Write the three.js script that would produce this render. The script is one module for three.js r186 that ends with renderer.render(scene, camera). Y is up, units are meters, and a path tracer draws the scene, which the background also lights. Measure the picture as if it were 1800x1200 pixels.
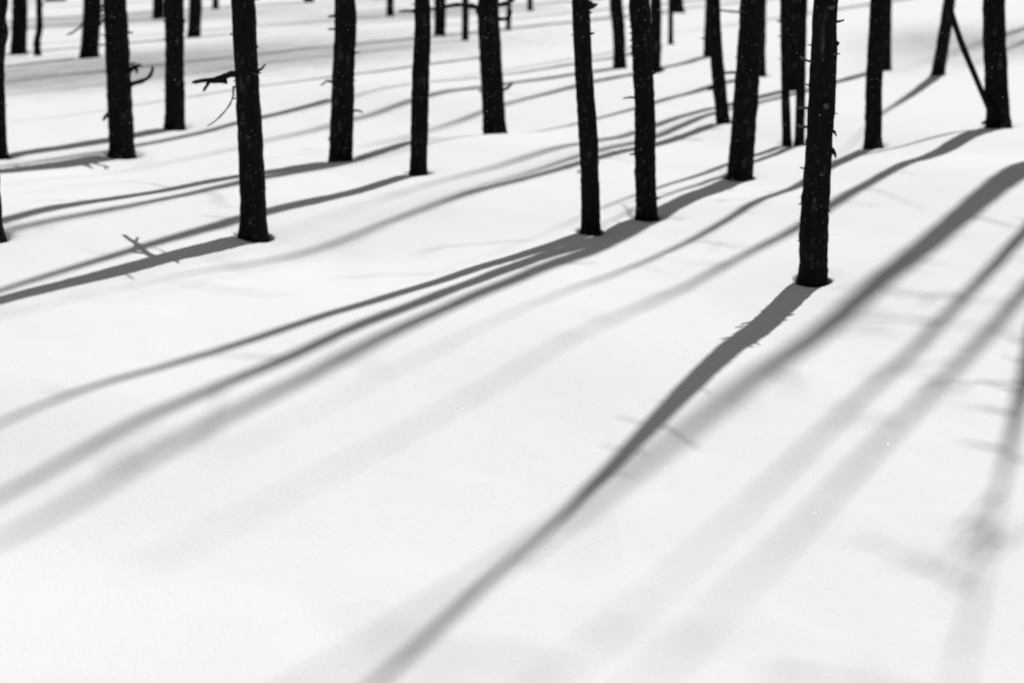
import * as THREE from 'three';
import { mergeGeometries, mergeVertices } from 'three/addons/utils/BufferGeometryUtils.js';

// ---------------------------------------------------------------- camera, sky, sun, exposure
const scene = new THREE.Scene();
const camera = new THREE.PerspectiveCamera(26.99, 1.5, 0.05, 600);
camera.position.set(0, 1.6, 0);
camera.rotation.x = -15.642 * Math.PI / 180;
camera.focus = 5.2;
camera.userData.fStop = 2;

const SUN_AZ = 62 * Math.PI / 180, SUN_EL = 50 * Math.PI / 180;
const SUN = new THREE.Vector3(Math.cos(SUN_EL) * Math.cos(SUN_AZ), Math.sin(SUN_EL), -Math.cos(SUN_EL) * Math.sin(SUN_AZ));

{ // clear monochrome sky: a little paler toward the horizon
  const w = 64, h = 32, d = new Float32Array(w * h * 4);
  for (let j = 0; j < h; j++) for (let i = 0; i < w; i++) {
    const up = Math.max(0, Math.sin(((j + 0.5) / h - 0.5) * Math.PI)), v = 0.142 + 0.065 * Math.pow(1 - up, 2.5), o = (j * w + i) * 4;
    d[o] = d[o + 1] = d[o + 2] = v; d[o + 3] = 1;
  }
  const t = new THREE.DataTexture(d, w, h, THREE.RGBAFormat, THREE.FloatType);
  t.mapping = THREE.EquirectangularReflectionMapping; t.magFilter = THREE.LinearFilter; t.needsUpdate = true;
  scene.background = t; scene.environment = t;
}
const sun = new THREE.DirectionalLight(new THREE.Color(1, 1, 1), 3.3);
sun.position.copy(SUN).multiplyScalar(60).add(new THREE.Vector3(0, 0, -12));
sun.target.position.set(0, 0, -12);
sun.castShadow = true;
sun.shadow.mapSize.set(4096, 4096);
Object.assign(sun.shadow.camera, { left: -26, right: 26, top: 34, bottom: -34, near: 1, far: 140 });
sun.shadow.radius = 1.5;
scene.add(sun, sun.target);

const renderer = new THREE.WebGLRenderer({ antialias: true });
renderer.setSize(1024, 682);
renderer.shadowMap.enabled = true;
renderer.toneMapping = THREE.LinearToneMapping;
renderer.toneMappingExposure = 1.035;

// ---------------------------------------------------------------- helpers
let seed = 20231;
const rnd = () => { seed = (seed * 1664525 + 1013904223) >>> 0; return seed / 4294967296; };
const rr = (a, b) => a + (b - a) * rnd();
const hash = (x, y, z) => { let n = Math.imul(x, 374761393) ^ Math.imul(y, 668265263) ^ Math.imul(z, 1274126177); n = Math.imul(n ^ (n >>> 13), 1103515245); n ^= n >>> 16; return (n >>> 0) / 4294967296; };
const fade = (t) => t * t * t * (t * (t * 6 - 15) + 10), mix = (a, b, t) => a + (b - a) * t;
function noise(x, y, z = 0) { // smooth value noise, -1..1
  const X = Math.floor(x), Y = Math.floor(y), Z = Math.floor(z), u = fade(x - X), v = fade(y - Y), w = fade(z - Z);
  const c = (i, j, k) => hash(X + i, Y + j, Z + k);
  return 2 * mix(mix(mix(c(0, 0, 0), c(1, 0, 0), u), mix(c(0, 1, 0), c(1, 1, 0), u), v), mix(mix(c(0, 0, 1), c(1, 0, 1), u), mix(c(0, 1, 1), c(1, 1, 1), u), v), w) - 1;
}
const shadowed = (o) => { o.castShadow = true; o.receiveShadow = true; return o; };
function tileTexture(n, f, repeat) { // f(u, v) -> 0..1 on a torus
  const d = new Uint8Array(n * n * 4);
  for (let j = 0; j < n; j++) for (let i = 0; i < n; i++) {
    const v = Math.max(0, Math.min(255, Math.round(255 * f(i, j)))), o = (j * n + i) * 4;
    d[o] = d[o + 1] = d[o + 2] = v; d[o + 3] = 255;
  }
  const t = new THREE.DataTexture(d, n, n);
  t.wrapS = t.wrapT = THREE.RepeatWrapping; t.magFilter = THREE.LinearFilter; t.minFilter = THREE.LinearMipmapLinearFilter; t.generateMipmaps = true;
  t.repeat.set(...repeat); t.needsUpdate = true;
  return t;
}
const wrapNoise = (i, j, n, cells, s) => { // value noise that tiles over n pixels
  const x = i / n * cells, y = j / n * cells, X = Math.floor(x), Y = Math.floor(y), u = fade(x - X), v = fade(y - Y), m = (a) => ((a % cells) + cells) % cells;
  return mix(mix(hash(m(X), m(Y), s), hash(m(X + 1), m(Y), s), u), mix(hash(m(X), m(Y + 1), s), hash(m(X + 1), m(Y + 1), s), u), v);
};

const SURVEY = [ // x, z, height of the snow in metres
  [-1.79, -8.03, -0.01], [-1.12, -8.11, -0.11], [-2.63, -8.13, 0.09], [1.48, -8.05, -0.06], [0.2, -8.09, -0.11], [-2.36, -8.71, 0.07], [-1.47, -8.66, 0.02], [0.47, -8.57, -0.11], [-0.71, -8.79, -0.06], [1.18, -8.55, -0.1], [1.97, -8.85, -0.01], [-2.09, -9.24, 0.06], [-0.4, -9.31, -0.02], [2.25, -9.31, 0.03], [-1.13, -9.34, 0.02], [1.57, -9.26, -0.05], [-1.71, -9.87, 0.05], [-0.06, -9.86, -0.01], [-0.86, -9.89, 0.01], [2.63, -9.92, 0.06], [0.84, -7.94, -0.11], [-1.42, -10.39, 0.03], [0.3, -10.46, -0.02], [2.03, -10.09, -0.08], [-3.49, -10.85, -0.11], [-1.1, -10.96, 0.02], [3.22, -10.87, 0.03], [0.68, -11.08, -0.02], [-3.2, -11.37, -0.14], [2.54, -11.0, -0.04], [-3.85, -11.41, -0.06], [-0.7, -11.68, 0.04], [3.74, -11.7, 0.05], [-2.87, -11.93, -0.14], [1.2, -11.95, -0.04], [2.97, -11.78, -0.03], [-3.4, -12.29, -0.08], [1.52, -12.47, -0.04], [-2.51, -12.56, -0.14], [-0.2, -12.57, -0.02], [4.23, -12.49, 0.06], [-1.44, -12.98, -0.19], [1.94, -13.17, 0.02], [-2.03, -13.4, -0.12], [-1.03, -13.76, -0.19], [-1.57, -14.2, -0.1], [-0.56, -14.66, -0.15], [-0.89, -15.4, -0.0], [0.0, -15.71, -0.08], [-0.36, -16.32, 0.01], [0.35, -16.37, -0.06], [0.72, -17.08, -0.04], [1.12, -17.82, -0.03], [0.86, -8.99, -0.1], [1.54, -18.63, -0.03], [1.41, -19.4, -0.01], [-0.06, -7.64, -0.1], [2.44, -20.32, -0.02], [2.86, -21.11, 0.02], [-1.98, -7.44, -0.03], [0.55, -7.4, -0.1], [1.31, -9.82, -0.07], [-1.8, -6.6, -0.04], [3.0, -3.6, -0.33], [-2.6, -2.6, -0.13], [-1.8, -4.6, -0.07], [-1.0, -4.6, -0.18], [-0.2, -4.6, -0.23], [0.6, -4.6, -0.27], [1.4, -4.6, -0.27], [2.2, -4.6, -0.27], [3.0, -4.6, -0.27], [-2.6, -3.6, -0.1], [-1.0, -1.6, -0.3], [-2.6, -6.6, -0.01], [0.6, -1.6, -0.43], [-1.8, -5.6, -0.01], [3.0, -1.6, -0.44], [-2.6, -5.6, -0.04], [3.0, -5.6, -0.21], [2.2, -5.6, -0.21], [1.4, -5.6, -0.21], [0.6, -5.6, -0.18], [-0.2, -5.6, -0.15], [-1.0, -5.6, -0.08], [1.4, -1.6, -0.45], [-2.6, -4.6, -0.06], [1.4, -3.6, -0.33], [-0.2, -1.6, -0.39], [-1.8, -2.6, -0.18], [-1.0, -2.6, -0.26], [-0.2, -2.6, -0.33], [0.6, -2.6, -0.38], [1.4, -2.6, -0.39], [2.2, -1.6, -0.45], [-1.0, -6.6, -0.05], [-0.2, -6.6, -0.08], [0.6, -6.6, -0.11], [1.4, -6.6, -0.14], [2.2, -6.6, -0.15], [3.0, -6.6, -0.14], [-1.8, -1.6, -0.22], [2.2, -2.6, -0.39], [3.0, -2.6, -0.39], [-2.6, -1.6, -0.16], [-1.8, -3.6, -0.15], [-1.0, -3.6, -0.22], [-0.2, -3.6, -0.29], [0.6, -3.6, -0.32], [2.2, -3.6, -0.33], [-2.3, -7.02, -0.01], [-1.56, -5.02, -0.03], [-0.96, -6.08, -0.05], [0.25, -6.08, -0.11], [-1.6, -4.13, -0.17], [-1.08, -5.14, -0.11], [-0.52, -6.25, -0.08], [1.58, -7.26, -0.07], [-0.17, -4.02, -0.27], [0.36, -5.01, -0.23], [0.9, -6.01, -0.16], [1.71, -10.6, -0.09]
];
const TREES = [
  { label: "nearest black trunk standing alone right of centre, snapped branch stubs down its whole length", at: [1.565, -7.206], r: 0.0713, height: 7.6, id: "T1",
    axis: [[0.0,0.0,0.0],[0.27,-0.008,0.0],[0.56,-0.009,0.0],[0.85,-0.008,0.0],[1.13,-0.011,0.0],[1.41,-0.014,0.0],[2.44,0.007,0.016],[3.47,0.034,0.034],[4.5,0.066,0.053],[5.54,0.1,0.074],[6.57,0.136,0.096],[7.6,0.172,0.117]],
    twigs: [[[[0.04,1.303,0.0],[0.059,1.305,0.0],[0.079,1.311,0.0]],0.0086,0.0063],[[[0.04,1.209,0.0],[0.055,1.201,0.01],[0.045,1.182,0.02]],0.0115,0.0058],[[[0.052,0.769,0.0],[0.066,0.758,0.005],[0.075,0.739,0.01]],0.0144,0.0043],[[[0.05,0.672,0.0],[0.072,0.65,0.01],[0.077,0.631,0.02]],0.0202,0.0058],[[[-0.073,1.109,0.0],[-0.102,1.117,0.03],[-0.138,1.136,0.06]],0.0069,0.0075],[[[-0.083,0.881,0.0],[-0.114,0.883,0.025],[-0.145,0.886,0.05]],0.0063,0.0052],[[[-0.081,0.786,0.0],[-0.11,0.79,0.03],[-0.139,0.802,0.06]],0.0069,0.0069],[[[-0.076,0.692,0.0],[-0.098,0.706,0.02]],0.0058,0.0043],[[[-0.08,0.573,0.0],[-0.102,0.582,0.02]],0.0069,0.004],[[[-0.076,0.392,0.0],[-0.098,0.392,0.02]],0.0058,0.0037],[[[-0.071,0.196,0.0],[-0.093,0.203,0.02]],0.0058,0.0037],[[[-0.072,1.189,0.0],[-0.096,1.191,0.02]],0.0046,0.0035],[[[0.014,0.889,0.0],[-0.005,0.901,0.085]],0.0173,0.0173],[[[0.016,1.374,0.0],[-0.015,1.375,0.09]],0.0144,0.0115],[[[0.011,0.541,0.0],[-0.005,0.556,0.075]],0.0144,0.013],[[[0.02,0.383,0.0],[0.005,0.395,0.07]],0.0115,0.0101],[[[0.057,0.362,0.0],[0.069,0.347,0.0]],0.0072,0.0037],[[[0.007,2.419,0.016],[0.072,2.418,0.096],[0.171,2.432,0.217]],0.008,0.0032],[[[0.009,2.489,0.017],[-0.041,2.489,-0.016],[-0.115,2.497,-0.066]],0.005,0.002],[[[0.015,2.731,0.021],[0.042,2.731,0.045],[0.083,2.736,0.08]],0.006,0.0024],[[[-0.011,1.147,0.0],[0.013,1.147,0.034],[0.049,1.153,0.085]],0.01,0.004],[[[0.016,2.778,0.022],[-0.019,2.778,-0.005],[-0.071,2.784,-0.046]],0.005,0.002],[[[0.003,2.213,0.012],[-0.026,2.213,-0.002],[-0.069,2.217,-0.024]],0.005,0.002],[[[-0.003,1.96,0.009],[0.032,1.959,0.037],[0.084,1.965,0.081]],0.005,0.002]] },
  { label: "dark trunk left of centre with a thick forked dead branch reaching left", at: [-1.51, -8.176], r: 0.0732, height: 9, id: "T2",
    axis: [[0.0,0.0,0.0],[0.27,0.004,0.0],[0.54,0.005,0.0],[0.86,0.003,0.0],[1.08,0.003,0.0],[1.33,0.005,0.0],[2.61,-0.026,-0.018],[3.89,-0.057,-0.035],[5.17,-0.088,-0.053],[6.44,-0.119,-0.07],[7.72,-0.151,-0.088],[9.0,-0.183,-0.105]],
    twigs: [[[[-0.071,0.925,0.0],[-0.139,0.908,-0.048],[-0.196,0.881,-0.096],[-0.245,0.877,-0.144],[-0.302,0.869,-0.192],[-0.359,0.855,-0.24]],0.0229,0.0114],[[[-0.202,0.884,0.0],[-0.248,0.849,-0.1],[-0.29,0.81,-0.2]],0.0131,0.0065],[[[-0.071,0.855,0.0],[-0.078,0.799,0.016],[-0.1,0.75,0.032],[-0.145,0.697,0.048],[-0.196,0.654,0.064],[-0.222,0.64,0.08]],0.0059,0.0033],[[[-0.065,0.791,0.0],[-0.086,0.785,0.03]],0.0052,0.0033],[[[0.059,0.944,0.0],[0.087,0.952,0.01],[0.116,0.981,0.02]],0.0118,0.0059],[[[0.065,0.932,-0.0],[0.088,0.933,0.02]],0.0098,0.0049],[[[0.053,1.09,0.0],[0.083,1.072,0.01]],0.0085,0.0039],[[[0.065,0.591,0.0],[0.078,0.584,0.0]],0.0085,0.0046],[[[0.073,0.275,0.0],[0.086,0.272,0.0]],0.0098,0.0039],[[[-0.057,0.447,0.0],[-0.07,0.443,0.0]],0.0065,0.0039],[[[-0.069,1.146,0.0],[-0.082,1.146,0.0]],0.0065,0.0039],[[[0.005,1.335,-0.0],[0.051,1.334,0.052],[0.12,1.343,0.13]],0.009,0.0036],[[[0.004,0.832,0.0],[0.026,0.831,0.046],[0.06,0.838,0.115]],0.008,0.0032]] },
  { label: "slim dark trunk near the centre bowed gently to the left at the top", at: [0.487, -8.644], r: 0.0576, height: 8.3, id: "T3",
    axis: [[0.0,0.0,0.0],[0.27,-0.009,0.0],[0.54,-0.022,0.0],[0.72,-0.035,0.0],[0.95,-0.055,0.0],[1.19,-0.07,0.0],[1.38,-0.08,0.0],[2.54,-0.113,0.007],[3.69,-0.157,0.003],[4.84,-0.217,-0.013],[5.99,-0.293,-0.039],[7.15,-0.369,-0.066],[8.3,-0.444,-0.093]],
    twigs: [[[[-0.033,1.19,0.0],[-0.014,1.191,0.015],[0.002,1.196,0.03]],0.0156,0.0055],[[[-0.111,1.18,0.0],[-0.131,1.184,0.0]],0.0083,0.0041],[[[-0.042,1.359,0.0],[-0.012,1.35,-0.05],[0.024,1.358,-0.1]],0.0277,0.0086],[[[-0.035,1.313,0.0],[-0.012,1.31,-0.05]],0.0104,0.0052],[[[0.034,0.419,0.0],[0.047,0.426,0.0]],0.0104,0.0052]] },
  { label: "dark trunk beside the bowed slim trunk, rows of tiny twig stubs on its left edge", at: [0.868, -9.032], r: 0.0671, height: 9.9, id: "T4",
    axis: [[0.0,0.0,0.0],[0.3,-0.017,0.0],[0.66,-0.029,0.0],[1.01,-0.053,0.0],[1.19,-0.067,0.0],[1.36,-0.082,0.0],[2.78,-0.087,0.028],[4.21,-0.085,0.052],[5.63,-0.084,0.072],[7.05,-0.085,0.089],[8.48,-0.085,0.105],[9.9,-0.085,0.122]],
    twigs: [[[[-0.087,0.758,0.0],[-0.125,0.765,0.025],[-0.174,0.76,0.05]],0.0087,0.004],[[[0.005,0.907,0.0],[0.029,0.915,0.015],[0.048,0.93,0.03]],0.0108,0.0058],[[[-0.076,0.407,0.0],[-0.102,0.405,0.01],[-0.12,0.403,0.02]],0.0108,0.0054],[[[-0.069,0.305,0.0],[-0.092,0.303,0.01]],0.0087,0.0043],[[[0.059,0.122,0.0],[0.075,0.126,0.02]],0.0126,0.0054],[[[-0.065,0.107,0.0],[-0.079,0.107,0.0]],0.0087,0.0043],[[[-0.117,1.282,0.0],[-0.144,1.28,0.02]],0.0072,0.004],[[[-0.116,1.241,0.0],[-0.143,1.238,0.02]],0.0072,0.004],[[[-0.115,1.196,0.0],[-0.142,1.194,0.02]],0.0072,0.004],[[[-0.114,1.158,0.0],[-0.141,1.156,0.02]],0.0072,0.004],[[[-0.114,1.116,0.0],[-0.14,1.114,0.02]],0.0072,0.004],[[[-0.113,1.078,0.0],[-0.139,1.076,0.02]],0.0072,0.004],[[[-0.112,1.036,0.0],[-0.138,1.034,0.02]],0.0072,0.004]] },
  { label: "clean dark trunk leaning right, third large trunk left of the nearest one", at: [1.713, -10.617], r: 0.0899, height: 12.7, id: "T5",
    axis: [[0.0,0.0,0.0],[0.47,0.013,0.0],[0.89,0.026,0.0],[1.29,0.033,0.0],[3.19,0.071,0.006],[5.1,0.105,0.013],[7.0,0.139,0.022],[8.9,0.176,0.032],[10.8,0.212,0.043],[12.7,0.249,0.054]],
    twigs: [[[[-0.059,0.886,0.0],[-0.072,0.882,0.0]],0.0102,0.0051],[[[0.113,1.131,0.0],[0.134,1.127,0.0]],0.0102,0.0051],[[[0.056,2.426,0.003],[0.026,2.423,-0.218],[-0.02,2.454,-0.549]],0.013,0.0052],[[[0.059,2.582,0.004],[0.02,2.581,-0.094],[-0.039,2.595,-0.242]],0.01,0.004]] },
  { label: "smooth dark trunk between the nearest stubby trunk and the slanting pole", at: [3.011, -11.848], r: 0.0683, height: 9.6, id: "T8",
    axis: [[0.0,0.0,0.0],[0.59,-0.031,0.0],[1.18,-0.037,0.0],[2.58,-0.043,0.012],[3.99,-0.062,0.014],[5.39,-0.098,0.006],[6.79,-0.15,-0.013],[8.2,-0.207,-0.035],[9.6,-0.264,-0.056]],
    twigs: [[[[-0.077,4.565,0.011],[-0.027,4.565,0.048],[0.047,4.573,0.103]],0.005,0.002],[[[-0.104,5.564,0.003],[-0.028,5.562,0.111],[0.085,5.58,0.272]],0.004,0.0016],[[[-0.055,3.484,0.014],[-0.01,3.483,0.049],[0.059,3.491,0.102]],0.006,0.0024]] },
  { label: "thick dark trunk at the far right with a thin side stem slanting up left", at: [4.268, -12.499], r: 0.0988, height: 11.5, id: "T9",
    axis: [[0.0,0.0,0.0],[0.35,-0.052,0.0],[1.07,-0.143,0.0],[2.81,-0.222,-0.008],[4.55,-0.307,-0.027],[6.29,-0.407,-0.058],[8.02,-0.526,-0.101],[9.76,-0.651,-0.147],[11.5,-0.764,-0.188]],
    twigs: [[[[-0.113,0.035,0.0],[-0.184,0.032,0.1]],0.02,0.01],[[[-0.289,4.173,-0.023],[-0.205,4.17,0.293],[-0.079,4.214,0.768]],0.006,0.0024],[[[-0.315,4.69,-0.03],[-0.231,4.689,0.068],[-0.104,4.706,0.215]],0.005,0.002],[[[-0.254,3.459,-0.015],[-0.216,3.458,0.13],[-0.159,3.478,0.348]],0.005,0.002],[[[-0.431,6.638,-0.067],[-0.5,6.637,-0.112],[-0.604,6.649,-0.18]],0.006,0.0024]] },
  { label: "slim straight clean trunk at the centre left, just left of the branchy thick trunk", at: [-0.674, -10.156], r: 0.0606, height: 10, id: "T11",
    axis: [[0.0,0.0,0.0],[0.62,0.027,0.0],[1.21,0.049,0.0],[2.67,-0.005,-0.05],[4.14,0.035,-0.045],[5.6,0.129,-0.008],[7.07,0.217,0.027],[8.53,0.303,0.061],[10.0,0.389,0.095]],
    twigs: [[[[0.079,0.866,0.0],[0.099,0.866,0.0]],0.0089,0.0049],[[[-0.007,1.142,0.0],[-0.023,1.139,0.0]],0.0081,0.0049],[[[0.003,2.45,-0.042],[-0.088,2.45,-0.029],[-0.225,2.462,-0.009]],0.005,0.002],[[[0.023,3.713,-0.046],[-0.06,3.712,-0.064],[-0.185,3.723,-0.091]],0.004,0.0016]] },
  { label: "far dark trunk seen just right of the bowed slim trunk", at: [1.454, -19.466], r: 0.0876, height: 14, id: "T31",
    axis: [[0.0,0.0,0.0],[0.44,-0.02,0.0],[0.88,-0.067,0.0],[3.07,-0.182,-0.021],[5.25,-0.24,-0.023],[7.44,-0.254,-0.004],[9.63,-0.228,0.035],[11.81,-0.164,0.093],[14.0,-0.107,0.148]] },
  { label: "thick dark trunk in the middle with a long branch arching to the left", at: [-0.158, -12.973], r: 0.1012, height: 13, id: "T12",
    axis: [[0.0,0.0,0.0],[0.42,-0.017,0.0],[0.78,-0.038,0.0],[1.17,-0.052,0.0],[3.14,0.097,0.108],[5.12,0.147,0.156],[7.09,0.087,0.144],[9.06,-0.033,0.097],[11.03,-0.153,0.051],[13.0,-0.272,0.005]],
    twigs: [[[[-0.136,1.075,0.0],[-0.157,1.123,-0.042],[-0.249,1.136,-0.083],[-0.342,1.139,-0.125],[-0.431,1.122,-0.167],[-0.52,1.101,-0.208],[-0.615,1.099,-0.25]],0.0259,0.0135],[[[-0.591,1.105,0.0],[-0.68,1.083,-0.05],[-0.785,1.09,-0.1],[-0.866,1.078,-0.15]],0.0156,0.0083],[[[0.046,1.026,0.0],[0.097,1.021,0.0],[0.138,1.045,0.0],[0.153,1.095,0.0]],0.0208,0.0125],[[[0.042,1.144,0.0],[0.107,1.159,0.0],[0.183,1.203,0.0]],0.0259,0.0156],[[[0.076,0.399,0.0],[0.117,0.416,0.02],[0.163,0.464,0.04]],0.0187,0.0104],[[[-0.104,0.384,0.0],[-0.145,0.394,0.0]],0.0187,0.0093]] },
  { label: "broad dark trunk with short hooked twigs on both sides, right of the forked branch trunk", at: [-1.311, -10.847], r: 0.0841, height: 13, id: "T13",
    axis: [[0.0,0.0,0.0],[0.55,0.035,0.0],[1.18,0.068,0.0],[3.15,-0.046,-0.096],[5.12,0.135,-0.027],[7.09,0.265,0.02],[9.06,0.393,0.066],[11.03,0.521,0.112],[13.0,0.647,0.158]],
    twigs: [[[[-0.043,0.58,0.0],[-0.079,0.59,0.017],[-0.108,0.571,0.033],[-0.128,0.559,0.05]],0.013,0.0052],[[[0.104,0.363,0.0],[0.141,0.369,0.015],[0.185,0.353,0.03]],0.0121,0.0061],[[[-0.023,1.065,0.0],[-0.061,1.061,0.0]],0.0148,0.0069],[[[-0.03,0.97,0.0],[-0.064,0.966,0.0]],0.013,0.0069],[[[-0.066,0.156,0.0],[-0.093,0.152,0.0]],0.013,0.0061],[[[0.126,0.795,0.0],[0.169,0.799,0.0]],0.0121,0.0061],[[[0.116,0.589,0.0],[0.133,0.593,0.0]],0.0104,0.0061],[[[0.001,2.335,-0.056],[-0.223,2.331,-0.42],[-0.559,2.389,-0.964]],0.005,0.002],[[[0.06,1.324,-0.007],[0.13,1.323,-0.063],[0.236,1.335,-0.146]],0.004,0.0016]] },
  { label: "far trunk whose foot shows just left above the foot of the left leaning trunk", at: [2.87, -21.088], r: 0.0746, height: 16, id: "T6a",
    axis: [[0.0,0.0,0.0],[0.79,-0.001,0.0],[3.33,-0.024,-0.011],[5.86,-0.014,-0.006],[8.4,0.027,0.016],[10.93,0.1,0.056],[13.47,0.193,0.106],[16.0,0.288,0.156]] },
  { label: "dark trunk leaning left, directly left of the clean right leaning trunk", at: [1.949, -13.175], r: 0.061, height: 12, id: "T6b",
    axis: [[0.0,0.0,0.0],[0.33,-0.05,0.0],[0.68,-0.095,0.0],[1.09,-0.131,0.0],[2.91,-0.181,0.009],[4.72,-0.25,-0.002],[6.54,-0.348,-0.031],[8.36,-0.468,-0.073],[10.18,-0.587,-0.116],[12.0,-0.706,-0.159]],
    twigs: [[[[0.016,0.44,0.0],[0.068,0.445,0.0],[0.115,0.44,0.0]],0.0137,0.0105],[[[-0.119,0.301,0.0],[-0.155,0.285,0.0]],0.0264,0.0105],[[[-0.058,0.997,0.0],[0.025,0.987,0.0],[0.117,0.982,0.0]],0.0105,0.0084],[[[-0.177,0.745,0.0],[-0.234,0.75,0.0]],0.0132,0.0063]] },
  { label: "thick dark trunk on the left with an upturned hook branch on its right side", at: [-3.282, -11.942], r: 0.103, height: 10, id: "T14",
    axis: [[0.0,0.0,0.0],[0.34,0.011,0.0],[0.8,0.022,0.0],[1.26,0.033,0.0],[2.72,0.056,0.0],[4.17,0.074,0.0],[5.63,0.088,0.0],[7.09,0.102,0.0],[8.54,0.115,0.0],[10.0,0.127,0.0]],
    twigs: [[[[-0.039,1.234,0.0],[-0.091,1.183,0.062],[-0.181,1.105,0.125],[-0.251,1.036,0.188],[-0.318,0.995,0.25]],0.0096,0.0033],[[[-0.042,1.198,0.0],[-0.109,1.138,0.075],[-0.176,1.079,0.15],[-0.26,1.011,0.225],[-0.28,0.998,0.3]],0.0081,0.0029],[[[-0.041,1.153,0.0],[-0.086,1.112,0.1],[-0.127,1.046,0.2]],0.0086,0.0033],[[[-0.047,1.126,0.0],[-0.069,1.085,0.1],[-0.074,1.019,0.2]],0.0076,0.0033],[[[-0.168,1.135,0.0],[-0.149,1.105,0.14],[-0.156,1.077,0.28]],0.0062,0.0029],[[[-0.04,1.216,0.0],[-0.086,1.194,0.11],[-0.121,1.163,0.22]],0.0086,0.0038],[[[-0.044,1.107,0.0],[-0.056,1.102,0.075],[-0.057,1.065,0.15]],0.0096,0.0038],[[[-0.048,0.989,0.0],[-0.072,0.987,0.05],[-0.099,0.995,0.1]],0.0062,0.0038],[[[-0.054,0.911,0.0],[-0.078,0.909,0.05],[-0.106,0.917,0.1]],0.0062,0.0038],[[[0.126,0.744,0.0],[0.19,0.739,0.05],[0.249,0.734,0.1]],0.0096,0.0038],[[[0.112,0.749,0.0],[0.153,0.759,0.01],[0.188,0.76,0.02]],0.0096,0.0038],[[[0.142,0.712,0.0],[0.176,0.697,0.045],[0.191,0.673,0.09]],0.0119,0.0048],[[[0.1,0.582,0.0],[0.171,0.597,0.015],[0.262,0.631,0.03],[0.306,0.679,0.045],[0.323,0.731,0.06]],0.0239,0.0115],[[[0.098,0.689,0.0],[0.159,0.723,0.025],[0.223,0.748,0.05]],0.0334,0.0096],[[[0.119,0.712,0.0],[0.185,0.715,0.04],[0.193,0.682,0.08]],0.0239,0.0076],[[[0.13,1.002,0.0],[0.163,1.002,0.0]],0.0143,0.0076],[[[-0.084,0.338,0.0],[-0.113,0.312,0.025],[-0.122,0.287,0.05]],0.0287,0.0096],[[[-0.082,0.554,0.0],[-0.101,0.549,0.0]],0.0115,0.0057]] },
  { label: "plain straight dark trunk just right of the upturned hook branch", at: [-3.145, -13.307], r: 0.0898, height: 10, id: "T15",
    axis: [[0.0,0.0,0.0],[0.64,0.038,0.0],[1.15,0.066,0.0],[2.63,0.122,0.0],[4.1,0.164,0.0],[5.58,0.199,0.0],[7.05,0.232,0.0],[8.53,0.263,0.0],[10.0,0.293,0.0]],
    twigs: [[[[0.13,0.974,0.0],[0.16,0.959,0.0]],0.0213,0.0106],[[[-0.027,0.959,0.0],[-0.047,0.969,0.0]],0.016,0.0085],[[[-0.037,0.801,0.0],[-0.064,0.801,0.0]],0.0128,0.0064]] },
  { label: "thin trunk leaning right behind the slanting side stem on the right", at: [5.377, -18.19], r: 0.0804, height: 8, id: "T10",
    axis: [[0.0,0.0,0.0],[0.5,0.013,0.1],[0.92,0.018,0.183],[2.1,0.035,0.419],[3.28,0.048,0.655],[4.46,0.058,0.892],[5.64,0.068,1.128],[6.82,0.077,1.364],[8.0,0.086,1.6]] },
  { label: "dark trunk at upper left half hidden behind drooping fine twigs", at: [-6.103, -20.84], r: 0.1284, height: 15, id: "T16",
    axis: [[0.0,0.0,0.0],[0.4,0.061,0.0],[0.8,0.113,0.0],[3.16,0.191,0.0],[5.53,0.249,0.0],[7.9,0.301,0.0],[10.27,0.352,0.0],[12.63,0.402,0.0],[15.0,0.452,0.0]],
    twigs: [[[[0.036,-0.016,0.0],[0.049,-0.049,0.2],[0.039,0.007,0.4]],0.0167,0.0083],[[[-0.009,-0.065,0.0],[0.075,-0.049,0.4]],0.015,0.0083]] },
  { label: "straight dark trunk in the upper left corner beside a thin knobbly stem", at: [-7.351, -21.532], r: 0.1143, height: 15, id: "T17",
    axis: [[0.0,0.0,0.0],[0.77,0.089,0.0],[3.15,0.167,0.0],[5.52,0.226,0.0],[7.89,0.278,0.0],[10.26,0.329,0.0],[12.63,0.379,0.0],[15.0,0.429,0.0]] },
  { label: "thin knobbly crooked stem in the upper left corner", at: [-6.946, -21.181], r: 0.0499, height: 5, id: "T18",
    axis: [[0.0,0.0,0.0],[0.18,-0.0,0.0],[0.38,0.055,0.0],[0.59,0.069,0.0],[0.79,0.083,0.0],[1.49,0.117,0.0],[2.19,0.145,0.0],[2.89,0.17,0.0],[3.6,0.191,0.0],[4.3,0.211,0.0],[5.0,0.229,0.0]],
    twigs: [[[[0.1,0.746,0.0],[0.146,0.706,0.0]],0.022,0.0119],[[[0.062,0.318,-0.0],[0.096,0.326,0.0]],0.0169,0.0102],[[[-0.034,0.18,0.0],[-0.059,0.172,0.0]],0.0169,0.0085],[[[0.047,0.155,0.0],[0.073,0.163,0.0]],0.0169,0.0085]] },
  { label: "trunk cut by the left picture edge with a rounded swelling high up", at: [-4.11, -11.353], r: 0.065, height: 9, id: "T19",
    axis: [[0.0,0.0,0.0],[0.33,0.023,0.0],[0.69,0.049,0.0],[0.84,0.073,0.0],[0.94,0.103,0.0],[0.99,0.108,0.0],[1.06,0.099,0.0],[1.21,0.129,0.0],[2.51,0.183,0.0],[3.81,0.224,0.0],[5.1,0.258,0.0],[6.4,0.289,0.0],[7.7,0.318,0.0],[9.0,0.347,0.0]] },
  { label: "trunk just outside the left picture edge, only its foot showing low down", at: [-2.828, -7.572], r: 0.0634, height: 9, id: "T20",
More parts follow.
